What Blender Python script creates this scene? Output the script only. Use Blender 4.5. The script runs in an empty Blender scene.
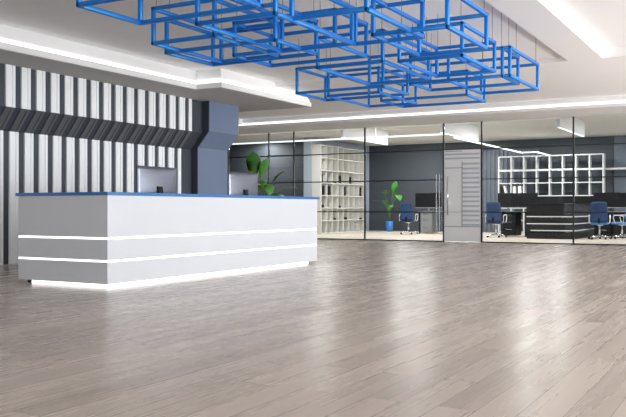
import bpy, bmesh, math, random
from mathutils import Vector, Matrix
random.seed(7)
sc = bpy.context.scene
COL = sc.collection
PI = math.pi
EYE = 0.9
ZCOVE = 3.36

# ---------------------------------------------------------------- camera
cam_d = bpy.data.cameras.new('camera')
cam_d.sensor_width = 36.0
cam_d.lens = 818.0 / 626.0 * 36.0
cam_d.clip_end = 200
cam = bpy.data.objects.new('camera', cam_d)
COL.objects.link(cam)
cam.location = (0, 0, EYE)
cam.rotation_euler = (PI / 2, 0, math.atan(457 / 818.0))
sc.camera = cam

# ---------------------------------------------------------------- world, exposure
sc.view_settings.view_transform = 'Standard'
sc.view_settings.look = 'None'
sc.view_settings.gamma = 1
sc.view_settings.use_curve_mapping = False
sc.view_settings.exposure = 0.10
w = bpy.data.worlds.new('sky'); sc.world = w; w.use_nodes = True
w.node_tree.nodes['Background'].inputs[0].default_value = (0.80, 0.90, 1.0, 1)
w.node_tree.nodes['Background'].inputs[1].default_value = 1.0


def area(name, loc, rot, sx, sy, power, color=(1, 1, 1), spread=PI):
    l = bpy.data.lights.new(name, 'AREA'); l.shape = 'RECTANGLE'
    l.size = sx; l.size_y = sy; l.energy = power; l.color = color; l.spread = spread
    o = bpy.data.objects.new(name, l); COL.objects.link(o)
    o.location = loc; o.rotation_euler = rot
    return o

# daylight through the window wall on the right (facing -X) and the windows behind (facing +Y)
area('daylight_right', (5.35, 12.5, 1.75), (0, PI / 2, 0), 3.0, 16.5, 212, (0.93, 0.97, 1.0), math.radians(68))
area('ceiling_fill_light', (5.45, 15.0, 0.45), (0, PI / 2 + math.radians(52), 0), 0.9, 11.0, 560, (1.0, 0.98, 0.97), math.radians(130))  # unseen fill light tilted upward, added to brighten the ceiling
area('daylight_behind', (0.6, -6.4, 1.75), (PI / 2, 0, 0), 7.0, 2.8, 420, (0.93, 0.97, 1.0))
# fill lights added in the right tray, out of view, to brighten the floor
for py in (1.0, 5.0, 9.0):
    area('tray_fill_light', (0.9, py, 3.60), (0, 0, 0), 2.2, 2.6, 42, (1.0, 0.98, 0.96))
# recessed ceiling fixtures of the office behind the glass
for px, py in ((-9.5, 24.0), (-9.5, 28.0), (-6.2, 24.0), (-6.2, 28.0), (-2.5, 24.0), (-2.5, 28.0), (-13.0, 24.0), (-12.0, 28.2), (1.5, 26.0), (-17, 26.0)):
    area('office_ceiling_light', (px, py, 3.43), (0, 0, 0), 0.5, 1.2, 112, (1.0, 0.97, 0.92))


# ---------------------------------------------------------------- materials
def mat(name, color=(0.8, 0.8, 0.8), rough=0.5, metal=0.0, emit=None, estr=1.0, spec=0.5, noise=0.0, nscale=8.0, coat=0.0, bump=0.0):
    m = bpy.data.materials.new(name); m.use_nodes = True
    nt = m.node_tree; b = nt.nodes['Principled BSDF']
    b.inputs['Base Color'].default_value = (*color, 1)
    b.inputs['Roughness'].default_value = rough
    b.inputs['Metallic'].default_value = metal
    b.inputs['Specular IOR Level'].default_value = spec
    if coat:
        b.inputs['Coat Weight'].default_value = coat
        b.inputs['Coat Roughness'].default_value = 0.08
    if emit:
        b.inputs['Emission Color'].default_value = (*emit, 1)
        b.inputs['Emission Strength'].default_value = estr
    if noise or bump:
        tc = nt.nodes.new('ShaderNodeTexCoord')
        n = nt.nodes.new('ShaderNodeTexNoise'); n.inputs['Scale'].default_value = nscale
        n.inputs['Detail'].default_value = 4
        nt.links.new(tc.outputs['Object'], n.inputs['Vector'])
        if noise:
            mx = nt.nodes.new('ShaderNodeMix'); mx.data_type = 'RGBA'
            mx.inputs[6].default_value = (*[c * (1 - noise) for c in color], 1)
            mx.inputs[7].default_value = (*[min(1, c * (1 + noise)) for c in color], 1)
            nt.links.new(n.outputs['Fac'], mx.inputs[0])
            nt.links.new(mx.outputs[2], b.inputs['Base Color'])
        if bump:
            bp = nt.nodes.new('ShaderNodeBump'); bp.inputs['Strength'].default_value = bump
            nt.links.new(n.outputs['Fac'], bp.inputs['Height'])
            nt.links.new(bp.outputs['Normal'], b.inputs['Normal'])
    return m


def plank_floor(name, ca, cb, gap, rough, pw=0.18, pl=1.6, bright=1.0):
    m = bpy.data.materials.new(name); m.use_nodes = True
    nt = m.node_tree; L = nt.links.new; N = nt.nodes.new
    b = nt.nodes['Principled BSDF']
    tc = N('ShaderNodeTexCoord')
    mp = N('ShaderNodeMapping'); mp.inputs['Rotation'].default_value = (0, 0, PI / 2)
    mp.inputs['Location'].default_value = (0.33, 0.06, 0)
    L(tc.outputs['Object'], mp.inputs['Vector'])
    br = N('ShaderNodeTexBrick'); br.offset = 0.37; br.offset_frequency = 2
    br.inputs['Scale'].default_value = 1.0
    br.inputs['Brick Width'].default_value = pl; br.inputs['Row Height'].default_value = pw
    br.inputs['Mortar Size'].default_value = 0.0016; br.inputs['Mortar Smooth'].default_value = 0.2
    br.inputs['Bias'].default_value = 0.0
    br.inputs['Color1'].default_value = (0, 0, 0, 1); br.inputs['Color2'].default_value = (1, 1, 1, 1)
    br.inputs['Mortar'].default_value = (0.5, 0.5, 0.5, 1)
    L(mp.outputs[0], br.inputs['Vector'])
    # grain stretched along the planks, shifted per plank
    add = N('ShaderNodeVectorMath'); add.operation = 'MULTIPLY_ADD'
    sep = N('ShaderNodeSeparateColor'); L(br.outputs['Color'], sep.inputs[0])
    cmb = N('ShaderNodeCombineXYZ'); L(sep.outputs[0], cmb.inputs[0]); L(sep.outputs[0], cmb.inputs[1]); L(sep.outputs[0], cmb.inputs[2])
    add.inputs[1].default_value = (7, 13, 5); L(cmb.outputs[0], add.inputs[0]); L(tc.outputs['Object'], add.inputs[2])
    mp2 = N('ShaderNodeMapping'); mp2.inputs['Scale'].default_value = (9, 0.45, 1); L(add.outputs[0], mp2.inputs['Vector'])
    n1 = N('ShaderNodeTexNoise'); n1.inputs['Scale'].default_value = 1.0; n1.inputs['Detail'].default_value = 5; n1.inputs['Roughness'].default_value = 0.6
    L(mp2.outputs[0], n1.inputs['Vector'])
    mp3 = N('ShaderNodeMapping'); mp3.inputs['Scale'].default_value = (48, 1.6, 1); L(add.outputs[0], mp3.inputs['Vector'])
    n2 = N('ShaderNodeTexNoise'); n2.inputs['Scale'].default_value = 1.0; n2.inputs['Detail'].default_value = 4
    L(mp3.outputs[0], n2.inputs['Vector'])
    # blend = plank tone + grain
    m1 = N('ShaderNodeMath'); m1.operation = 'MULTIPLY'; m1.inputs[1].default_value = 0.34; L(sep.outputs[0], m1.inputs[0])
    m2 = N('ShaderNodeMath'); m2.operation = 'MULTIPLY_ADD'; m2.inputs[1].default_value = 0.45; L(n1.outputs['Fac'], m2.inputs[0]); L(m1.outputs[0], m2.inputs[2])
    m3 = N('ShaderNodeMath'); m3.operation = 'MULTIPLY_ADD'; m3.inputs[1].default_value = 0.30; L(n2.outputs['Fac'], m3.inputs[0]); L(m2.outputs[0], m3.inputs[2])
    rp = N('ShaderNodeValToRGB'); e = rp.color_ramp.elements
    e[0].position = 0.15; e[0].color = (*ca, 1); e[1].position = 0.92; e[1].color = (*cb, 1)
    L(m3.outputs[0], rp.inputs[0])
    mx = N('ShaderNodeMix'); mx.data_type = 'RGBA'; mx.inputs[7].default_value = (*gap, 1)
    L(br.outputs['Fac'], mx.inputs[0]); L(rp.outputs[0], mx.inputs[6]); L(mx.outputs[2], b.inputs['Base Color'])
    rr = N('ShaderNodeMapRange'); rr.inputs[3].default_value = rough - 0.05; rr.inputs[4].default_value = rough + 0.12
    L(n1.outputs['Fac'], rr.inputs[0]); L(rr.outputs[0], b.inputs['Roughness'])
    bp = N('ShaderNodeBump'); bp.inputs['Strength'].default_value = 0.03; bp.inputs['Distance'].default_value = 0.004
    L(n2.outputs['Fac'], bp.inputs['Height']); L(bp.outputs['Normal'], b.inputs['Normal'])
    return m


M = {}
M['floor'] = plank_floor('grey_oak_planks', (0.33, 0.262, 0.215), (0.62, 0.52, 0.44), (0.11, 0.09, 0.08), 0.24)
M['office_floor'] = plank_floor('office_planks', (0.50, 0.44, 0.37), (0.70, 0.63, 0.54), (0.35, 0.3, 0.25), 0.35)
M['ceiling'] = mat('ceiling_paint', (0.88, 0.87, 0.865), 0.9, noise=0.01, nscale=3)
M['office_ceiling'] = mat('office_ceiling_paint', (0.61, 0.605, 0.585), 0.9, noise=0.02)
M['white'] = mat('white_paint', (0.86, 0.86, 0.88), 0.5, noise=0.01)
M['led'] = mat('led_strip', (1, 1, 1), 0.4, emit=(0.97, 0.98, 1.0), estr=1.3)
M['led_tray'] = mat('led_cove', (1, 1, 1), 0.4, emit=(1, 0.99, 0.98), estr=0.3)
M['led_soft'] = mat('led_linear', (1, 1, 1), 0.4, emit=(0.95, 1.0, 0.98), estr=1.1)
M['desk_led'] = mat('desk_led', (1, 1, 1), 0.4, emit=(1.0, 1.0, 1.0), estr=1.6)
M['slate'] = mat('slate_blue_paint', (0.15, 0.20, 0.305), 0.45, noise=0.06, nscale=2)
M['slate_dark'] = mat('dark_slate_paint', (0.045, 0.055, 0.07), 0.5, noise=0.08, nscale=2)
M['rib'] = mat('brushed_white_metal', (0.96, 0.97, 0.99), 0.25, metal=0.0, noise=0.02)
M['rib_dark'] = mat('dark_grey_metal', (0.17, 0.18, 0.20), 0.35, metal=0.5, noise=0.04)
M['charcoal'] = mat('charcoal_wall', (0.050, 0.060, 0.074), 0.6, noise=0.1, nscale=1.5)
M['bluegrey'] = mat('blue_grey_wall', (0.13, 0.155, 0.19), 0.5, noise=0.05)
M['panelblue'] = mat('pale_blue_panel', (0.42, 0.48, 0.56), 0.5, noise=0.03)
M['desk_white'] = mat('gloss_white_laminate', (0.72, 0.73, 0.76), 0.3, coat=0.3, noise=0.005)
M['desk_blue'] = mat('blue_desk_top', (0.05, 0.20, 0.50), 0.18, coat=0.5, noise=0.02)
M['blue_metal'] = mat('gloss_blue_metal', (0.006, 0.15, 0.66), 0.34, noise=0.03)
M['blue_metal'].node_tree.nodes['Principled BSDF'].inputs['IOR'].default_value = 2.6
M['blue_metal'].node_tree.nodes['Principled BSDF'].inputs['Specular Tint'].default_value = (0.20, 0.75, 1.0, 1)
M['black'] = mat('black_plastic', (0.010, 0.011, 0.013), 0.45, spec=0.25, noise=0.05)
M['black_metal'] = mat('black_metal', (0.01, 0.012, 0.014), 0.4, noise=0.05)
M['wire'] = mat('steel_wire', (0.12, 0.12, 0.14), 0.4, metal=0.6, noise=0.02)
M['alu'] = mat('brushed_aluminium', (0.27, 0.285, 0.34), 0.42, metal=0.9, noise=0.02)
M['chrome'] = mat('chrome', (0.8, 0.8, 0.82), 0.2, metal=0.9, noise=0.01)
M['louver'] = mat('blue_grey_slat', (0.55, 0.60, 0.70), 0.5, noise=0.02)
M['chair_blue'] = mat('blue_mesh_fabric', (0.018, 0.05, 0.14), 0.8, noise=0.1, nscale=60)
M['chair_light'] = mat('light_blue_fabric', (0.10, 0.28, 0.62), 0.7, noise=0.08, nscale=60)
M['pot'] = mat('blue_glazed_pot', (0.03, 0.20, 0.62), 0.3, coat=0.4, noise=0.05)
M['soil'] = mat('soil', (0.03, 0.02, 0.015), 0.9, noise=0.4, nscale=60)
M['leaf'] = mat('green_leaf', (0.08, 0.29, 0.045), 0.4, noise=0.45, nscale=6)
M['stem'] = mat('green_stem', (0.10, 0.22, 0.05), 0.5, noise=0.2)
M['cream'] = mat('cream_laminate', (0.66, 0.65, 0.62), 0.45, noise=0.02)
M['greyfront'] = mat('grey_laminate', (0.28, 0.30, 0.31), 0.4, noise=0.03)
M['screen'] = mat('dark_screen', (0.015, 0.017, 0.02), 0.15, noise=0.03)
M['shelf_white'] = mat('matt_white_laminate', (0.60, 0.61, 0.62), 0.5, noise=0.02)
M['paper'] = mat('white_binder', (0.8, 0.8, 0.8), 0.6, noise=0.03)

g = bpy.data.materials.new('clear_glass'); g.use_nodes = True
nt = g.node_tree; nt.nodes.clear()
out = nt.nodes.new('ShaderNodeOutputMaterial'); mixs = nt.nodes.new('ShaderNodeMixShader')
tr = nt.nodes.new('ShaderNodeBsdfTransparent'); tr.inputs[0].default_value = (0.91, 0.935, 0.95, 1)
gl = nt.nodes.new('ShaderNodeBsdfGlossy'); gl.inputs['Roughness'].default_value = 0.01
fr = nt.nodes.new('ShaderNodeFresnel'); fr.inputs[0].default_value = 1.3
nt.links.new(fr.outputs[0], mixs.inputs[0]); nt.links.new(tr.outputs[0], mixs.inputs[1])
nt.links.new(gl.outputs[0], mixs.inputs[2]); nt.links.new(mixs.outputs[0], out.inputs[0])
M['glass'] = g


# ---------------------------------------------------------------- helpers
class MB:
    def __init__(s): s.bm = bmesh.new()

    def box(s, x0, y0, z0, x1, y1, z1, bev=0.0):
        x0, x1 = min(x0, x1), max(x0, x1); y0, y1 = min(y0, y1), max(y0, y1); z0, z1 = min(z0, z1), max(z0, z1)
        t = bmesh.new(); bmesh.ops.create_cube(t, size=1)
        bmesh.ops.scale(t, vec=(x1 - x0, y1 - y0, z1 - z0), verts=t.verts)
        bmesh.ops.translate(t, vec=((x0 + x1) / 2, (y0 + y1) / 2, (z0 + z1) / 2), verts=t.verts)
        if bev: bmesh.ops.bevel(t, geom=t.edges[:], offset=bev, segments=2, affect='EDGES', profile=0.5)
        s._add(t); return s

    def _add(s, t, mtx=None):
        if mtx is not None: bmesh.ops.transform(t, matrix=mtx, verts=t.verts)
        me = bpy.data.meshes.new('tmp'); t.to_mesh(me); t.free()
        s.bm.from_mesh(me); bpy.data.meshes.remove(me)

    def poly(s, pts):
        s.bm.faces.new([s.bm.verts.new(p) for p in pts]); return s

    def extrude_y(s, prof, y0, y1):      # prof: list of (x,z)
        a = [s.bm.verts.new((x, y0, z)) for x, z in prof]; b = [s.bm.verts.new((x, y1, z)) for x, z in prof]
        n = len(prof)
        s.bm.faces.new(a); s.bm.faces.new(b[::-1])
        for i in range(n): s.bm.faces.new([a[i], b[i], b[(i + 1) % n], a[(i + 1) % n]])
        return s

    def tube(s, pts, r, seg=10, closed=False, rads=None):
        pts = [Vector(p) for p in pts]; n = len(pts); rings = []
        up0 = Vector((0.02, 0.013, 1)).normalized()
        for i, p in enumerate(pts):
            if closed: d = (pts[(i + 1) % n] - pts[i - 1])
            else: d = pts[min(i + 1, n - 1)] - pts[max(i - 1, 0)]
            d.normalize()
            u = d.cross(up0)
            if u.length < 0.1: u = d.cross(Vector((1, 0.03, 0)))
            u.normalize(); v = d.cross(u).normalized()
            rr = rads[i] if rads else r
            rings.append([s.bm.verts.new(p + (u * math.cos(2 * PI * k / seg) + v * math.sin(2 * PI * k / seg)) * rr) for k in range(seg)])
        m = n if closed else n - 1
        for i in range(m):
            A, B = rings[i], rings[(i + 1) % n]
            off = 0
            if closed and i == n - 1:
                off = min(range(seg), key=lambda o: (A[0].co - B[o].co).length)
            for k in range(seg):
                s.bm.faces.new([A[k], A[(k + 1) % seg], B[(k + 1 + off) % seg], B[(k + off) % seg]])
        if not closed:
            s.bm.faces.new(rings[0][::-1]); s.bm.faces.new(rings[-1])
        return s

    def lathe(s, prof, cx=0, cy=0, seg=24):
        rings = []
        for r, z in prof:
            rings.append([s.bm.verts.new((cx + r * math.cos(2 * PI * k / seg), cy + r * math.sin(2 * PI * k / seg), z)) for k in range(seg)])
        for A, B in zip(rings, rings[1:]):
            for k in range(seg): s.bm.faces.new([A[k], A[(k + 1) % seg], B[(k + 1) % seg], B[k]])
        s.bm.faces.new(rings[0][::-1]); s.bm.faces.new(rings[-1])
        return s

    def build(s, name, m, parent=None, smooth=False, bevel=0.0):
        bmesh.ops.recalc_face_normals(s.bm, faces=s.bm.faces)
        me = bpy.data.meshes.new(name); s.bm.to_mesh(me); s.bm.free()
        if smooth:
            for p in me.polygons: p.use_smooth = True
        me.materials.append(m)
        o = bpy.data.objects.new(name, me); COL.objects.link(o)
        if parent: o.parent = parent
        if smooth:
            try:
                with bpy.context.temp_override(object=o, active_object=o, selected_objects=[o]):
                    bpy.ops.object.shade_auto_smooth(angle=math.radians(45))
            except Exception: pass
        if bevel:
            b = o.modifiers.new('bevel', 'BEVEL'); b.width = bevel; b.segments = 2; b.limit_method = 'ANGLE'
        return o


def tag(o, label=None, cat=None, group=None, kind=None):
    if label: o['label'] = label
    if cat: o['category'] = cat
    if group: o['group'] = group
    if kind: o['kind'] = kind
    return o


def empty(name, loc=(0, 0, 0), rz=0, label=None, cat=None, group=None):
    o = bpy.data.objects.new(name, None); COL.objects.link(o)
    o.location = loc; o.rotation_euler = (0, 0, rz); o.empty_display_size = 0.2
    return tag(o, label, cat, group)


def struct(name, mb, m, label=None, cat=None, parent=None, **k):
    o = mb.build(name, m, parent, **k)
    tag(o, label, cat, None, 'structure'); return o


def kids(o): return [c for c in bpy.data.objects if c.parent == o]


def copy_tree(o, parent=None):
    c = o.copy(); COL.objects.link(c); c.parent = parent
    for ch in kids(o): copy_tree(ch, c)
    return c


def px(xp, Y, z=0):     # world x on plane y=Y seen through image column xp
    u = (xp - 313) / 818.0; s, c_ = math.sin(math.atan(457 / 818)), math.cos(math.atan(457 / 818))
    return (u * c_ - s) / (u * s + c_) * Y

# ================================================================ SETTING
ZS = 3.17      # underside of the dropped edges
ZL = 3.45      # flat ceiling
ZT = 3.53      # raised lobby ceiling above the desk
GY = 21.03     # glass partition plane
struct('floor', MB().box(-20, -7, -0.1, 6, GY, 0), M['floor'], 'grey oak plank floor of the lobby running towards the glass wall', 'floor')
struct('floor', MB().box(-20, GY, -0.1, 6, 31, 0), M['office_floor'], 'pale beige plank floor of the office behind the glass', 'floor')
# flat ceiling with two raised trays
c = MB()
T1 = (-9.60, -3.05, 14.5); T2 = (-2.48, 3.6, 14.6)
c.box(-20, T1[2], ZL, 6, 19.5, ZL + 0.5)
c.box(T1[1], -7, ZL, T2[0], T1[2], ZL + 0.5)
c.box(T2[0], T2[2], ZL + .001, 6, T1[2] + .2, ZL + 0.5)
c.box(T2[1], -7, ZL, 6, T2[2], ZL + 0.5)
struct('ceiling', c, M['ceiling'], 'flat white ceiling between the two raised trays', 'ceiling')
struct('ceiling', MB().box(-9.65, -7, ZT, T1[1], T1[2], ZT + 0.4), M['ceiling'], 'raised ceiling above the white desk and the blue frames', 'ceiling')
struct('ceiling', MB().box(T2[0], -7, ZL + 0.17, T2[1], T2[2], ZL + 0.5), M['ceiling'], 'brightly lit raised ceiling tray at the top right', 'ceiling')
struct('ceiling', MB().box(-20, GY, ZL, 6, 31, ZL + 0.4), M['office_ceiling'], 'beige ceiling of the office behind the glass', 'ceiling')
struct('wall_rear', MB().box(-20, -7.2, 0, -3.2, -7, 3.9).box(4.4, -7.2, 0, 6.2, -7, 3.9).box(-3.2, -7.2, 3.2, 4.4, -7, 3.9).box(-3.2, -7.2, 0, 4.4, -7, .35), M['charcoal'], 'charcoal wall behind the viewer with a wide window opening', 'wall')
struct('wall_right', MB().box(6, -7, 0, 6.2, -5.2, 3.9).box(6, 21.2, 0, 6.2, 31, 3.9).box(6, -5.2, 3.3, 6.2, 21.2, 3.9).box(6, -5.2, 0, 6.2, 21.2, .2), M['white'], 'white wall right of the lobby with a long window opening', 'wall')
struct('wall_back', MB().box(-20, 30.3, 0, 6, 30.5, ZL), M['charcoal'], 'charcoal back wall of the office behind the glass', 'wall')
struct('wall_back', MB().box(-4.78, 30.24, 0, 6, 30.3, ZL - .02), M['bluegrey'], 'blue grey part of the office back wall right of the white bookcase', 'wall')
struct('wall_office_left', MB().box(-14.62, 25.48, 0, -14.30, 30.3, ZL), M['panelblue'], 'pale blue grey wall end left of the cream cubby shelving', 'wall')
struct('wall_far_left', MB().box(-20.2, 14.0, 0, -20, 30.5, 3.9), M['charcoal'], 'charcoal wall at the far left of the office', 'wall')
# charcoal panelled wall behind the plant: boards with thin joints
b = MB()
for k in range(7): b.box(-19.9, 26.9, 0.012 + k * 0.49, -14.64, 27.0, 0.485 + k * 0.49)
b.box(-19.9, 26.92, 0, -14.64, 27.0, ZL)
struct('wall_panelled', b, M['charcoal'], 'charcoal panelled wall left of the cubby shelving', 'wall')

# wall behind the reception desk
XU, XL_, ZU, ZLo = -10.45, -10.73, 2.50, 2.15


def bent(xu, xl, y0, y1, zt=ZS, back=-12.0):
    return [(back, 0), (xl, 0), (xl, ZLo), (xu, ZU), (xu, zt), (back, zt)]

wl = struct('wall_left', MB().extrude_y(bent(XU - 0.03, XL_ - 0.03, 0, 0), -7, 14.0).box(-20, -7, 0, -12, 15.0, ZS + .3), M['slate_dark'], 'dark slate wall with white metal ribs behind the reception desk', 'wall')
pitch = 0.308
y = 8.845 - pitch * 17
n = 0
while y < 13.5:
    lo, hi = y, min(y + 0.182, 13.57)
    # rib profile in plan: flat face, narrow groove, flat face; follows the bent wall line
    w_ = hi - lo
    up, mid, low = MB(), MB(), MB()
    for (a, bb, d) in ((0, .10, 0), (.10, .13, .015), (.13, .182, 0)):
        if a >= w_: continue
        y0, y1 = lo + a, min(lo + bb, hi)
        low.extrude_y([(XL_ - .0305, 0.0), (XL_ - d, 0.0), (XL_ - d, ZLo), (XL_ - .0305, ZLo)], y0, y1)
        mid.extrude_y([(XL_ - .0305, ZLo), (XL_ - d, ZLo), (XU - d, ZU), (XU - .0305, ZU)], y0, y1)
        up.extrude_y([(XU - .0305, ZU), (XU - d, ZU), (XU - d, ZS), (XU - .0305, ZS)], y0, y1)
    rb = up.build('rib', M['rib'], wl)
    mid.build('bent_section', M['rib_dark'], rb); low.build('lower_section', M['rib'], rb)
    y += pitch; n += 1
# pilaster
struct('wall_pilaster', MB().extrude_y([(-12, 0), (-10.6, 0), (-10.6, 2.19), (-10.3, 2.53), (-10.3, ZS), (-12, ZS)], 13.97, 15.05), M['slate'], 'blue grey pilaster bent outward at the top, right of the ribbed wall', 'pilaster')

struct('wall_pilaster', MB().extrude_y([(-12, 0), (-10.605, 0), (-10.605, 2.19), (-10.305, 2.53), (-10.305, ZS), (-12, ZS)], 13.95, 13.969), M['slate_dark'], 'side face of the blue grey pilaster, its shade painted dark', 'pilaster')  # thin dark slab: shade on this side of the pilaster put into colour
# soffit above the ribbed wall: slab with lip, LED line, recessed fascia
SX, SJ, SY, SE = -9.52, -8.94, 12.5, 15.93


def lpoly(mb, d, z0, z1, e=0.0):
    """L shaped slab following the jog, inset by d from the edge"""
    mb.box(-12.2, -7, z0, SX - d, SY + d, z1)
    mb.box(-12.2, SY + d, z0, SJ - d, SE - d, z1)

s1 = MB(); lpoly(s1, 0.0, ZS, ZS + 0.095); struct('trim_1', s1, M['ceiling'], 'white dropped ceiling edge above the ribbed wall', 'ceiling trim')
s1 = MB(); lpoly(s1, 0.03, ZS - .006, ZS); M['soffit'] = mat('soffit_painted_shade', (0.50, 0.49, 0.48), 0.8, noise=0.02); struct('trim_7', s1, M['soffit'], 'underside of the dropped ceiling above the ribbed wall, its shade painted grey', 'ceiling trim')  # thin added panel: the soffit's shade is put into its grey colour
s2 = MB(); lpoly(s2, 0.06, ZS + 0.095, ZL + .45); struct('trim_2', s2, M['ceiling'], 'recessed white fascia above the light line over the ribbed wall', 'ceiling trim')
ld = MB()
ld.box(SX - .06, -7, ZS + .097, SX - .035, SY - .03, ZS + .155)
ld.box(SX - .06, SY - .0, ZS + .097, SJ - .035, SY + .03, ZS + .155)
ld.box(SJ - .06, SY + .03, ZS + .097, SJ - .035, SE - .035, ZS + .155)
tag(ld.build('led_strip', M['led']), 'glowing white light line along the ceiling edge above the ribbed wall', 'light strip')
# soffit above the glass partition
struct('trim_3', MB().box(-20, 19.42, ZS + .03, 6, GY + .3, ZS + .10), M['ceiling'], 'white dropped ceiling edge in front of the glass partition', 'ceiling trim')
struct('trim_4', MB().box(-20, 19.48, ZS + .10, 6, GY + .3, ZL + .02), M['ceiling'], 'recessed white fascia above the light line before the glass partition', 'ceiling trim')
tag(MB().box(-19.9, 19.455, ZS + .102, 5.9, 19.479, ZS + .16).build('led_strip', M['led']), 'glowing white light line along the ceiling edge before the glass partition', 'light strip')
# lower block of ceiling at the far left behind the pilaster
struct('trim_5', MB().box(-19.9, 18.3, 3.30, -13.15, 19.41, ZL), M['ceiling'], 'small dropped ceiling block behind the pilaster', 'ceiling trim')
# hidden cove light inside the bright tray: a lip with the LED on it
tag(MB().box(T2[0] + .001, -6, ZL + .10, T2[0] + .03, T2[2] - .05, ZL + .15).build('led_strip', M['led_tray']), 'cove light glowing inside the raised ceiling tray at the top right', 'light strip')

# window wall at right and behind (frames)
for nm, lab, hz in (('window_1', 'long window wall right of the lobby', 0), ('window_2', 'window wall behind the viewer', 1)):
    f = MB()
    if hz == 0:
        f.box(6.02, -5.2, .2, 6.1, 21.2, .26); f.box(6.02, -5.2, 3.24, 6.1, 21.2, 3.3)
        yy = -5.2
        while yy < 21.3: f.box(6.02, yy - .03, .26, 6.1, yy + .03, 3.24); yy += 2.4
    else:
        f.box(-3.2, -7.12, .35, 4.4, -7.04, .41); f.box(-3.2, -7.12, 3.14, 4.4, -7.04, 3.2)
        xx = -3.2
        while xx < 4.5: f.box(xx - .03, -7.12, .41, xx + .03, -7.04, 3.14); xx += 1.9
    struct(nm, f, M['black_metal'], lab, 'window')

# ================================================================ GLASS PARTITION
gp = empty('glass_partition', (-7, GY, 0), 0, 'full height glass partition with thin black bars between lobby and office', 'glass partition')


def gchild(mb, name, m, **k):
    bmesh.ops.translate(mb.bm, vec=(7, -GY, 0), verts=mb.bm.verts)
    return mb.build(name, m, gp, **k)

posts = [-19.5, -17.13, -14.77, -13.28, -12.40, -10.055, -7.70, -6.645, -4.289, -1.92, .45, 2.82, 5.19]
for x in posts: gchild(MB().box(x - (.011 if x < -12 else .018), GY - .03, 0, x + (.011 if x < -12 else .018), GY + .03, ZS + .03), 'post', M['black_metal'])
edges = [-20] + posts + [6]
for a, b_ in zip(edges, edges[1:]):
    if abs(a + 7.70) < .01:   # white door bay: glass only above the door
        gchild(MB().box(a + .02, GY - .006, 2.50, b_ - .02, GY + .006, ZS + .03), 'glass_pane', M['glass'])
        gchild(MB().box(a, GY - .014, 2.47, b_, GY + .014, 2.50), 'rail', M['black_metal'])
        continue
    gchild(MB().box(a + .02, GY - .006, .03, b_ - .02, GY + .006, ZS + .03), 'glass_pane', M['glass'])
    for z in (0.015, .805, 1.675, 2.48):
        gchild(MB().box(a + .02, GY - .018, z - .014, b_ - .02, GY + .018, z + .014), 'rail', M['black_metal'])
for hx in (-7.89, -7.80):
    h = MB(); h.tube([(hx, GY - .06, .28), (hx, GY - .06, 1.82)], .010, 8)
    h.tube([(hx, GY - .06, .5), (hx, GY - .005, .5)], .008, 6); h.tube([(hx, GY - .06, 1.6), (hx, GY - .005, 1.6)], .008, 6)
    gchild(h, 'handle', M['chrome'])

# white louvred door in the partition
M['door'] = mat('white_door_gloss', (0.95, 0.96, 0.98), 0.3, coat=0.4, noise=0.004)
d = struct('door_1', MB().box(-7.688, GY - .02, .02, -6.658, GY + .04, 2.47), M['door'], 'white door with grey slats on its right half, in the glass partition', 'door')
lv = MB()
z = .44
while z < 2.15:
    lv.box(-7.158, GY - .035, z, -6.698, GY - .02, z + .05); z += .125
lv.build('louver_panel', M['louver'], d)
lv = MB()
for z in (2.22, 2.33): lv.box(-7.658, GY - .03, z, -6.698, GY - .02, z + .045)
lv.box(-7.658, GY - .03, 2.42, -7.178, GY - .02, 2.45)
lv.build('top_slats', M['louver'], d)
lv = MB(); lv.box(-7.668, GY - .028, .41, -6.678, GY - .02, .425); lv.box(-7.668, GY - .028, 1.98, -7.158, GY - .02, 1.995); lv.box(-7.183, GY - .028, .425, -7.168, GY - .02, 2.15)
lv.box(-7.668, GY - .028, .80, -6.678, GY - .02, .81)
lv.build('panel_joint', M['greyfront'], d)
h = MB(); h.tube([(-7.558, GY - .09, .72), (-7.558, GY - .09, 1.76)], .02, 10)
h.tube([(-7.558, GY - .09, .85), (-7.558, GY - .02, .85)], .01, 6); h.tube([(-7.558, GY - .09, 1.63), (-7.558, GY - .02, 1.63)], .01, 6)
h.build('handle', M['chrome'], d, smooth=True)

# ================================================================ RECEPTION DESK
DX0, DX1, DY0, DY1 = -7.94, -6.50, 6.90, 11.78
rd = empty('reception_desk', ((DX0 + DX1) / 2, (DY0 + DY1) / 2, 0), 0, 'long white reception desk with glowing light lines and a blue top', 'reception desk')
ox, oy = -(DX0 + DX1) / 2, -(DY0 + DY1) / 2


def dchild(mb, name, m, **k):
    bmesh.ops.translate(mb.bm, vec=(ox, oy, 0), verts=mb.bm.verts)
    return mb.build(name, m, rd, **k)

ZB, S1, S2, ZTOP = .045, .304, .562, 1.05
g_ = .012
TH = .06


def ring(mb, z0, z1, inset=0.0, th=TH):      # U shaped front: -Y end, +X front, +Y end
    mb.box(DX1 - inset - th, DY0 + inset, z0, DX1 - inset, DY1 - inset, z1)
    mb.box(DX0, DY0 + inset, z0, DX1 - inset - th, DY0 + inset + th, z1)
    mb.box(DX0, DY1 - inset - th, z0, DX1 - inset - th, DY1 - inset, z1)
    return mb

for z0, z1 in ((ZB, S1 - g_), (S1 + g_, S2 - g_), (S2 + g_, ZTOP)):
    dchild(ring(MB(), z0, z1), 'panel', M['desk_white'], bevel=.003)
for z in (S1, S2):
    dchild(ring(MB(), z - g_, z + g_, .006, TH - .01), 'led_line', M['desk_led'])
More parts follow.
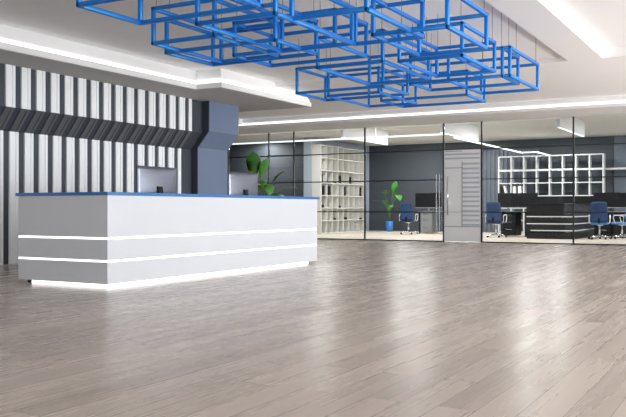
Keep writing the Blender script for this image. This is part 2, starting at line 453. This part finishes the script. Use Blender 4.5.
# plinth: dark recess corners, LED glow along the base
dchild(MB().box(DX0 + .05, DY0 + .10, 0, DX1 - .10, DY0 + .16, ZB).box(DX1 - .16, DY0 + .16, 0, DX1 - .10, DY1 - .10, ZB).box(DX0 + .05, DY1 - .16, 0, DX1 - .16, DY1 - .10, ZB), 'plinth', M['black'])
dchild(MB().box(DX0 + .22, DY0 + .012, .004, DX1 - .012, DY0 + .04, ZB - .001).box(DX1 - .04, DY0 + .04, .004, DX1 - .012, DY1 - .28, ZB - .001), 'base_light', M['desk_led'])
# blue counter top: U shaped band overhanging
ct = MB()
ct.box(DX1 - .34, DY0 - .01, ZTOP, DX1 + .012, DY1 + .06, ZTOP + .038)
ct.box(DX0 - .04, DY0 - .01, ZTOP, DX1 - .34, DY0 + .32, ZTOP + .038)
ct.box(DX0 - .04, DY1 - .27, ZTOP, DX1 - .34, DY1 + .06, ZTOP + .038)
dchild(ct, 'counter_top', M['desk_blue'], bevel=.003)
dchild(MB().box(DX0 + .3, DY0 + TH, .72, DX1 - TH, DY1 - TH, .75), 'work_surface', M['greyfront'])
dchild(MB().box(DX0 + .35, DY0 + TH, 0, DX1 - .5, DY0 + TH + .4, .72), 'pedestal', M['greyfront'])


def monitor(label, loc, rz):
    """slim all-in-one computer, screen towards local -X, back towards +X"""
    t = empty('computer_monitor', loc, rz, label, 'monitor', None)
    W, Hh, z0 = .82, .51, .205
    b = MB()
    # curved back: grid bulging out to +X
    nx, nz = 16, 10
    vf = [[None] * (nz + 1) for _ in range(nx + 1)]; vb = [[None] * (nz + 1) for _ in range(nx + 1)]
    for i in range(nx + 1):
        for j in range(nz + 1):
            u, v = i / nx * 2 - 1, j / nz * 2 - 1
            bulge = .006 + .030 * (1 - abs(u) ** 2.2) * (1 - abs(v) ** 2.6)
            vb[i][j] = b.bm.verts.new((bulge, u * W / 2, z0 + (v + 1) / 2 * Hh))
            vf[i][j] = b.bm.verts.new((-.002, u * W / 2, z0 + (v + 1) / 2 * Hh))
    for i in range(nx):
        for j in range(nz):
            b.bm.faces.new([vb[i][j], vb[i + 1][j], vb[i + 1][j + 1], vb[i][j + 1]])
            b.bm.faces.new([vf[i][j], vf[i][j + 1], vf[i + 1][j + 1], vf[i + 1][j]])
    for i in range(nx):
        b.bm.faces.new([vb[i][0], vf[i][0], vf[i + 1][0], vb[i + 1][0]]); b.bm.faces.new([vb[i][nz], vb[i + 1][nz], vf[i + 1][nz], vf[i][nz]])
    for j in range(nz):
        b.bm.faces.new([vb[0][j], vb[0][j + 1], vf[0][j + 1], vf[0][j]]); b.bm.faces.new([vb[nx][j], vf[nx][j], vf[nx][j + 1], vb[nx][j + 1]])
    b.build('back_shell', M['alu'], t, smooth=True)
    MB().box(-.010, -W / 2, z0, -.002, W / 2, z0 + Hh, .002).build('screen', M['screen'], t)
    # bent stand
    s = MB(); prof = [(.035, z0 + .24), (.055, z0 + .24), (.125, .012), (.125, 0), (-.10, 0), (-.10, .008), (.105, .008)]
    a = [s.bm.verts.new((x, -.045, z)) for x, z in prof]; c_ = [s.bm.verts.new((x, .045, z)) for x, z in prof]
    s.bm.faces.new(a); s.bm.faces.new(c_[::-1])
    for i in range(len(prof)): s.bm.faces.new([a[i], c_[i], c_[(i + 1) % len(prof)], a[(i + 1) % len(prof)]])
    s.build('stand', M['black'], t)
    return t


monitor('silver computer monitor seen from behind, in front of the white ribs', (-7.30, 8.71, .755), 0)
monitor('silver computer monitor seen from behind, next to the tall green plant', (-7.30, 10.80, .755), 0)

# ================================================================ BLUE CUBOID FRAMES
ZF0, ZF1, RT = 2.685, 3.06, .021
frames = [
    (-5.265, 5.237, -3.903, 6.035, 'blue tube frame at the far left end of the hanging cluster, nearest the viewer'),
    (-5.835, 6.900, -5.023, 8.156, 'dark blue tube frame near the left end, the shorter of the two overlapping there'),
    (-6.030, 7.360, -4.569, 8.253, 'long dark blue tube frame directly above the left half of the desk'),
    (-4.818, 6.342, -3.936, 7.907, 'large blue tube frame at the top centre with its thick near corner'),
    (-5.470, 7.908, -4.145, 8.705, 'dark blue tube frame in the middle of the cluster behind the thick centre one'),
    (-3.566, 7.655, -2.765, 8.919, 'bright light blue tube frame at the upper right of the cluster'),
    (-6.380, 10.915, -4.930, 11.848, 'dark blue tube frame hanging lowest at left, near the end of the ceiling edge'),
    (-6.090, 11.404, -5.221, 12.905, 'dark blue tube frame among the lowest, overlapping the leftmost low one'),
    (-5.630, 12.412, -4.162, 13.320, 'blue tube frame farthest back, along the lower edge of the cluster'),
    (-3.903, 10.849, -3.042, 12.345, 'light blue tube frame at the right tip of the cluster'),
    (-4.458, 10.821, -3.135, 11.600, 'blue tube frame just inside the right tip of the cluster'),
    (-3.940, 9.206, -3.145, 10.490, 'pale blue tube frame between the right tip and the upper right frame'),
    (-3.935, 6.636, -3.155, 7.990, 'light blue tube frame near the top, right of the thick centre corner'),
    (-4.995, 9.070, -4.100, 10.600, 'pale blue tube frame in the middle of the cluster below the centre corner'),
]


def rounded_loop(x0, y0, x1, y1, z, rr=.035, seg=4):
    pts = []
    for (cx_, cy_, a0) in ((x1 - rr, y1 - rr, 0), (x0 + rr, y1 - rr, PI / 2), (x0 + rr, y0 + rr, PI), (x1 - rr, y0 + rr, 1.5 * PI)):
        for k in range(seg + 1):
            a = a0 + k / seg * PI / 2
            pts.append((cx_ + rr * math.cos(a), cy_ + rr * math.sin(a), z))
    return pts


for i, (x0, y0, x1, y1, lab) in enumerate(frames):
    dz = ((i * 5) % 7 - 3) * .0025
    cx_, cy_ = (x0 + x1) / 2, (y0 + y1) / 2
    t = empty('pendant_frame', (cx_, cy_, ZF0), 0, lab, 'hanging frame', 'hanging blue tube frames')
    fm = MB(); a, b_ = x1 - cx_, y1 - cy_
    hh = ZF1 - ZF0
    for z in (dz, hh + dz):
        for sy in (-1, 1): fm.box(-a - RT, sy * b_ - RT, z - RT, a + RT, sy * b_ + RT, z + RT, .008)
        for sx in (-1, 1): fm.box(sx * a - RT, -b_ - RT, z - RT, sx * a + RT, b_ + RT, z + RT, .008)
    for sx in (-1, 1):
        for sy in (-1, 1):
            fm.box(sx * a - RT, sy * b_ - RT, dz - RT, sx * a + RT, sy * b_ + RT, hh + dz + RT, .008)
    fm.build('tube_frame', M['blue_metal'], t, smooth=True)
    for sx in (-1, 1):
        for sy in (-1, 1):
            wx, wy = sx * (a - .02), sy * (b_ - .02)
            MB().tube([(wx, wy, ZF1 - ZF0 + dz), (wx, wy, ZT - ZF0)], .003, 6).build('wire', M['wire'], t)

# ================================================================ OFFICE
# cream cubby shelving along the left office wall, facing +X
SHX0, SHX1, SHY0, SHY1 = -14.29, -13.93, 25.5, 29.05
cs = empty('cubby_shelving', (SHX0, SHY0, 0), 0, 'tall cream cubby shelving with many square cells along the left office wall', 'shelving')
NC, NR, HT = 8, 7, 3.18
b = MB(); b.box(0, 0, 0, .36, .06, HT)
cw = (SHY1 - SHY0 - .06) / NC
b2 = MB(); b2.box(0, .06, 0, .02, SHY1 - SHY0, HT); b2.build('back_panel', M['cream'], cs)
b.build('side_panel', M['cream'], cs)
for k in range(1, NC + 1):
    yy = .06 + k * cw
    MB().box(.02, yy - .02, 0, .36, yy, HT).build('divider', M['cream'], cs)
for k in range(NR + 1):
    zz = .03 + k * (HT - .03) / NR
    v = MB().box(.02, .06, max(0, zz - .03), .355, SHY1 - SHY0 - .02, zz); v.build('shelf', M['cream'], cs)
rowz = [.03 + k * (HT - .03) / NR for k in range(NR + 1)]
# contents
items = [(4, 0, .30, .10), (4, 1, .34, .06), (4, 3, .30, .22), (4, 5, .28, .2), (3, 0, .33, .24), (3, 1, .33, .26), (3, 4, .34, .16), (3, 7, .34, .22), (4, 2, .06, .26), (2, 3, .08, .2), (1, 2, .07, .26), (1, 4, .09, .28), (1, 7, .06, .26), (2, 0, .1, .2)]
rname = {1: 'second from the floor', 2: 'third from the floor', 3: 'at desk height', 4: 'just above desk height'}
cname = ['first', 'second', 'third', 'fourth', 'fifth', 'sixth', 'seventh', 'eighth']
for r_, c_, hh, ww in items:
    yy = SHY0 + .06 + c_ * cw + .05
    xx = SHX1 - .27
    kind = 'file_box' if hh > .2 else 'paper_tray'
    o = MB().box(0, 0, 0, .24, ww, hh, .006).box(.24, ww * .3, hh * .55, .245, ww * .7, hh * .75).build(kind, M['black'])
    o.location = (xx, yy, rowz[r_] + .001)
    tag(o, f"black {'file box' if hh > .2 else 'flat tray'} in the {cname[c_]} cubby column from the left, row {rname[r_]}", 'file box' if hh > .2 else 'tray', 'black items in the cream cubbies')

# white open bookcase at the back
BX0, BX1, BY = px(498.6, 29.5), px(603, 29.5), 29.5
bc = empty('bookcase', (BX0, BY, 0), 0, 'wide white open bookcase against the charcoal back wall of the office', 'bookcase')
cwid = (BX1 - BX0) / 8
for k in range(9):
    MB().box(k * cwid - .022, 0, 0, k * cwid + .022, .34, 2.80).build('upright', M['shelf_white'], bc)
bz = [.05, .48, .92, 1.36, 1.82, 2.27, 2.79]
for z in bz: MB().box(.022, .005, z - .025, BX1 - BX0 - .022, .335, z + (.012 if z != 2.27 else .04)).build('shelf', M['shelf_white'], bc)
wsf = MB().box(BX1 + .03, 29.75, 2.25, -1.0, 30.23, 2.31).build('wall_shelf', M['shelf_white']); tag(wsf, 'long white wall shelf running right from the bookcase', 'wall shelf')
def bk(xw, z, w_, h_, m, nm, lab, cat, tilt=0, grp=None):
    o = MB().box(0, 0, 0, w_, .24, h_, .004).box(w_ * .25, -.003, h_ * .6, w_ * .75, 0, h_ * .8).build(nm, m)
    o.location = (xw, BY + .03, z); o.rotation_euler = (0, tilt, 0); tag(o, lab, cat, grp); return o
bzt = 1.36 + .013
bk(BX0 + .05, bzt, .07, .34, M['black'], 'binder', 'black binder at the left end of the lowest open bookcase row', 'binder')
bk(BX0 + .24, bzt + .02, .07, .33, M['paper'], 'binder', 'white binder leaning in the lowest open bookcase row, left cell', 'binder', -.25)
bk(BX0 + cwid + .06, bzt, .09, .33, M['paper'], 'binder', 'thick white binder in the second bookcase cell, left one of two', 'binder')
bk(BX0 + cwid + .25, bzt, .11, .34, M['paper'], 'binder', 'thick white binder in the second bookcase cell, right one of two', 'binder')
bk(BX0 + 3 * cwid + .08, bzt, .30, .09, M['black'], 'paper_tray', 'black flat tray in the fourth bookcase cell', 'tray')
bk(BX0 + 5 * cwid + .08, bzt, .32, .10, M['black'], 'paper_tray', 'black flat tray in the sixth bookcase cell', 'tray')
bk(BX0 + 2 * cwid + .06, bzt, .30, .06, M['paper'], 'paper_tray', 'white flat tray in the third bookcase cell', 'tray')
# ribbed blue grey panelling on the back wall
rp = MB(); rp.box(-9.95, 30.24, 0, -7.4, 30.3, 3.1)
k = -9.9
while k < -7.4: rp.box(k, 30.19, .0, k + .06, 30.24, 3.1); k += .16
struct('trim_6', rp, M['bluegrey'], 'blue grey ribbed wall panel left of the bookcase', 'wall panel')

# hanging linear lights and ceiling baffles
tag(MB().box(-15.0, 21.36, 2.925, -7.70, 21.44, 2.965, .004).box(-14.9, 21.385, 2.965, -14.88, 21.4, ZL - .003).box(-9.9, 21.385, 2.965, -9.88, 21.4, ZL - .003).build('linear_light', M['led_soft']), 'long thin white linear light running along the glass, left of the white door', 'linear light')
tag(MB().box(-7.54, 21.35, 2.815, -7.47, 28.2, 2.85, .004).box(-7.54, 28.2, 2.815, -6.95, 28.27, 2.85, .004).box(-7.02, 28.27, 2.815, -6.95, 30.2, 2.85, .004).build('linear_light', M['led_soft']), 'stepped thin white linear light running back over the white bookcase', 'linear light')
for x, lab in ((-10.97, 'white ceiling baffle left of the white door'), (-7.90, 'white ceiling baffle directly above the white door'), (-4.72, 'white ceiling baffle above the right half of the glass partition'), (-1.75, 'white ceiling baffle at the right edge of the picture')):
    t = empty('ceiling_baffle', (x, 21.5, ZL), 0, lab, 'ceiling baffle', 'white baffles under the office ceiling')
    MB().box(-.07, -.04, -.45, .0, 3.2, 0, .004).build('baffle_body', M['white'], t)
    MB().box(-.065, -.03, -.462, -.005, 3.18, -.45).build('light_edge', M['led_soft'], t)


# ---- office chairs (seen from behind, facing +Y)
def make_chair(label, loc, rz, back_m, seat_m):
    t = empty('office_chair', loc, rz, label, 'office chair', 'blue office chairs behind the glass')
    # curved backrest
    b = MB(); W, z0, z1 = .47, .50, 1.10
    nx, nz = 8, 8
    A = {}
    for i in range(nx + 1):
        for j in range(nz + 1):
            u, v = i / nx * 2 - 1, j / nz
            x = u * W / 2 * (1 - .10 * v ** 3); yb = -.24 - .05 * (1 - u * u) - .05 * v + .04 * math.sin(v * PI)
            z = z0 + v * (z1 - z0) - .03 * abs(u) ** 4 * v
            A[i, j, 0] = b.bm.verts.new((x, yb, z)); A[i, j, 1] = b.bm.verts.new((x, yb + .045, z))
    for i in range(nx):
        for j in range(nz):
            b.bm.faces.new([A[i, j, 0], A[i + 1, j, 0], A[i + 1, j + 1, 0], A[i, j + 1, 0]])
            b.bm.faces.new([A[i, j, 1], A[i, j + 1, 1], A[i + 1, j + 1, 1], A[i + 1, j, 1]])
    for i in range(nx):
        for j in (0, nz): b.bm.faces.new([A[i, j, 0], A[i, j, 1], A[i + 1, j, 1], A[i + 1, j, 0]])
    for j in range(nz):
        for i in (0, nx): b.bm.faces.new([A[i, j, 0], A[i, j + 1, 0], A[i, j + 1, 1], A[i, j, 1]])
    b.build('backrest', back_m, t, smooth=True)
    MB().box(-.24, -.24, .43, .24, .25, .50, .03).build('seat', seat_m, t, smooth=True)
    MB().lathe([(.10, .40), (.10, .43)]).lathe([(.028, .10), (.028, .40)], seg=12).build('gas_lift', M['chrome'], t, smooth=True)
    for s in (-1, 1):
        MB().tube([(s * .25, -.12, .46), (s * .29, -.13, .50), (s * .29, -.15, .66), (s * .29, -.05, .70), (s * .29, .13, .70), (s * .29, .16, .64), (s * .29, .12, .50), (s * .25, .10, .46)], .016, 8).build('armrest', M['cream'], t, smooth=True)
    MB().box(-.03, -.32, .47, .03, -.22, .62, .01).build('back_bracket', M['black'], t)
    MB().lathe([(.05, .07), (.05, .12)], seg=12).build('hub', M['chrome'], t, smooth=True)
    for k in range(5):
        a = k * 2 * PI / 5 + .3
        e = (math.cos(a) * .31, math.sin(a) * .31)
        lg = MB().tube([(math.cos(a) * .04, math.sin(a) * .04, .10), (e[0], e[1], .065)], .02, 8, rads=[.024, .015]).build('base_leg', M['chrome'], t, smooth=True)
        c = MB(); c.tube([(e[0] - math.sin(a) * .022, e[1] + math.cos(a) * .022, .028), (e[0] + math.sin(a) * .022, e[1] - math.cos(a) * .022, .028)], .027, 12)
        c.build('caster', M['black'], lg, smooth=True)
    return t


def desk(label, loc, w_, d_, h_, front=None):
    front = front or M['black']
    t = empty('office_desk', loc, 0, label, 'office desk', 'office desks behind the glass')
    MB().box(0, 0, h_ - .03, w_, d_, h_, .004).build('desktop', M['cream'], t)
    MB().box(w_ - .36, .04, 0, w_, d_ - .04, h_ - .03).build('side_panel', M['black'], t)
    cb = MB().box(.06, .08, .03, .50, d_ - .05, h_ - .03, .003).build('drawer_cabinet', front, t)
    for k in range(3):
        z = .05 + k * (h_ - .1) / 3
        dr = MB().box(.075, .06, z, .485, .08, z + (h_ - .1) / 3 - .02, .003).build('drawer', front, cb)
        MB().box(.18, .045, z + .17, .38, .06, z + .185).build('drawer_pull', M['chrome'], dr)
    MB().box(.02, d_ - .08, 0, .06, d_ - .04, h_ - .03).build('leg', M['black'], t)
    MB().box(.02, .04, 0, .06, .08, h_ - .03).build('leg', M['black'], t)
    return t


def wide_monitor(label, loc, W, Hh, rz=0):
    t = empty('desktop_monitor', loc, rz, label, 'monitor', 'black monitors on the office desks')
    MB().box(-W / 2, -.02, .14, W / 2, .02, .14 + Hh, .008).build('display', M['black'], t)
    MB().box(-W / 2, -.022, .115, W / 2, .018, .14, .003).build('lower_bezel', M['greyfront'], t)
    MB().box(-.03, .0, .01, .03, .03, .14).box(-.12, -.09, 0, .12, .10, .012, .003).build('stand', M['alu'], t)
    return t


make_chair('dark blue office chair at the desk next to the potted plant', (px(408.5, 26.6), 26.6, 0), .1, M['chair_blue'], M['chair_blue'])
desk('grey office desk with drawers behind the glass left of the white door', (px(418, 27.4), 27.4, 0), 1.5, .75, .80, M['greyfront'])
wide_monitor('wide black monitor on the desk left of the white door', (px(427.5, 27.6), 27.7, .80), 1.0, .52)
make_chair('dark blue office chair right of the white door', (px(496, 25.0), 25.0, 0), -.05, M['chair_blue'], M['chair_blue'])
desk('office desk behind the chair right of the white door', (px(500, 26.0), 26.0, 0), 1.15, .75, .80)
wide_monitor('black monitor on the desk right of the white door', (px(508, 26.3), 26.3, .80), .66, .46)
wide_monitor('black monitor in the row of dark desks, left of centre', (px(528, 26.3), 26.3, .80), .62, .46)

# black counter with white stripes
cn = empty('striped_counter', (-6.35, 24.45, 0), 0, 'low black counter with three white stripes behind the glass', 'counter')
MB().box(0, 0, .0, 1.36, 3.6, 1.02, .004).build('counter_body', M['black'], cn)
for z in (.235, .435, .645):
    MB().box(.12 if z < .3 else .0, -.008, z, 1.36, 0, z + .028).box(1.36, -.008, z, 1.368, 3.4, z + .028).build('stripe', M['white'], cn)
MB().box(1.345, -.014, 0, 1.372, -.0085, 1.02).build('corner_trim', M['alu'], cn)
MB().box(-.02, -.02, 1.02, 1.38, 3.62, 1.05, .004).build('counter_top', M['black'], cn)
for xx, lab in ((px(553, 28.6), 'dark privacy screen standing behind the black counter'),):
    t = empty('privacy_screen', (xx - .9, 28.5, 0), 0, lab, 'privacy screen')
    MB().box(0, 0, .05, 2.3, .04, 1.32, .006).build('panel', M['black'], t)
    MB().box(.05, -.2, 0, .1, .24, .05).box(2.2, -.2, 0, 2.25, .24, .05).build('foot', M['alu'], t)
make_chair('two tone blue office chair at the right end of the black counter', (px(599.5, 25.0), 25.0, 0), .12, M['chair_blue'], M['chair_light'])
desk('office desk behind the two tone blue chair', (px(594, 26.6), 26.5, 0), .95, .75, .80)
wide_monitor('wide black monitor right of the black counter', (px(607, 26.9), 26.85, .80), .80, .46)
make_chair('light blue office chair cut by the right edge of the picture', (px(622, 25.6), 25.6, 0), 1.4, M['chair_light'], M['chair_light'])
desk('office desk at the right edge of the picture', (px(620, 27.3), 27.3, 0), 1.6, .75, .80)
wide_monitor('black monitor cut by the right edge of the picture', (px(626, 27.5), 27.6, .80), .72, .46)


# ---- plants
def leaf(mb, base, az, length, width, droop, rise):
    """broad leaf: folded strip bending down"""
    n = 8; L_ = []
    d = Vector((math.cos(az), math.sin(az), 0)); sd = Vector((-math.sin(az), math.cos(az), 0))
    p = Vector(base); ang = rise
    for i in range(n + 1):
        t = i / n
        w_ = width * .5 * math.sin(PI * min(1, t * .97 + .015)) ** .75
        up = Vector((0, 0, 1))
        L_.append([p - sd * w_ + up * w_ * .25, p.copy(), p + sd * w_ + up * w_ * .25])
        ang -= droop / n
        p = p + (d * math.cos(ang) + up * math.sin(ang)) * (length / n)
    top = [[mb.bm.verts.new(v) for v in row] for row in L_]
    bot = [[mb.bm.verts.new(v - Vector((0, 0, .003))) for v in row] for row in L_]
    for i in range(n):
        for k in range(2):
            mb.bm.faces.new([top[i][k], top[i][k + 1], top[i + 1][k + 1], top[i + 1][k]])
            mb.bm.faces.new([bot[i][k], bot[i + 1][k], bot[i + 1][k + 1], bot[i][k + 1]])
        mb.bm.faces.new([top[i][0], top[i + 1][0], bot[i + 1][0], bot[i][0]])
        mb.bm.faces.new([top[i][2], bot[i][2], bot[i + 1][2], top[i + 1][2]])


def plant(label, loc, pr_, ph, leaves):
    """leaves: (across, toward, height, facing, length, width, rise, droop); across is measured to the right as seen from the lobby"""
    t = empty('potted_plant', loc, 0, label, 'potted plant')
    MB().lathe([(pr_ * .8, 0), (pr_, ph * .5), (pr_, ph), (pr_ - .015, ph), (pr_ - .02, ph - .04)]).build('pot', M['pot'], t, smooth=True)
    MB().lathe([(pr_ - .021, ph - .06), (pr_ - .021, ph - .035)]).build('soil', M['soil'], t)
    for (lat, fwd, h_, az, ln, wd, rise, droop) in leaves:
        ex, ey = lat * .873 + fwd * .488, lat * .488 - fwd * .873
        s = MB().tube([(ex * .1, ey * .1, ph - .05), (ex * .2, ey * .2, ph + (h_ - ph) * .45), (ex * .6, ey * .6, ph + (h_ - ph) * .8), (ex, ey, h_)], .01, 6, rads=[.012, .010, .008, .006])
        s.build('stem', M['stem'], t, smooth=True)
        lf = MB(); leaf(lf, (ex, ey, h_), az, ln, wd, droop, rise); lf.build('leaf', M['leaf'], t, smooth=True)
    return t

TW, AW, RT_, LT_ = -1.0, 2.15, .5, 3.65    # leaf pointing toward the lobby, away, to the right, to the left
plant('tall green broad-leaved plant behind the right end of the reception desk', (px(262, 18.6), 18.6, 0), .2, .45, [
    (-.22, .05, 1.76, TW - .3, .66, .42, 1.62, .25), (-.02, .0, 1.70, TW + .7, .62, .30, 1.35, .4), (.05, .1, 1.62, TW, .34, .24, .6, 1.8),
    (.12, .1, 1.55, TW + .3, .50, .28, .2, 1.9), (.28, -.1, 1.60, RT_ + .5, .55, .24, 1.0, .6), (.35, .05, 1.35, RT_, .62, .22, .55, .7),
    (.15, .1, 1.20, RT_ - .5, .60, .26, .5, 1.0), (-.25, -.1, 1.25, LT_, .50, .26, .7, .9), (.0, -.2, 1.35, AW, .55, .30, .9, .9), (-.1, .2, 1.1, TW, .45, .28, .8, 1.4)])
plant('green leafy plant in a blue pot against the charcoal office wall', (px(389.5, 29.4), 29.4, 0), .14, .40, [
    (.18, .0, 1.42, TW + .35, .56, .32, 1.5, .35), (.10, .05, 1.38, TW + 1.0, .45, .24, 1.3, .5), (.26, .1, 1.42, TW + .5, .34, .32, .1, 1.6), (-.18, .05, 1.45, TW - .6, .30, .34, .9, .9),
    (-.22, .0, 1.12, LT_, .48, .10, .35, .3), (-.10, .05, 1.02, LT_ + .8, .36, .20, .9, .6), (.02, .1, 1.0, TW, .30, .22, .5, 1.2), (.12, .0, 1.15, RT_, .36, .24, .9, 1.0), (.0, -.05, .85, RT_ + .9, .35, .2, .9, 1.0)])
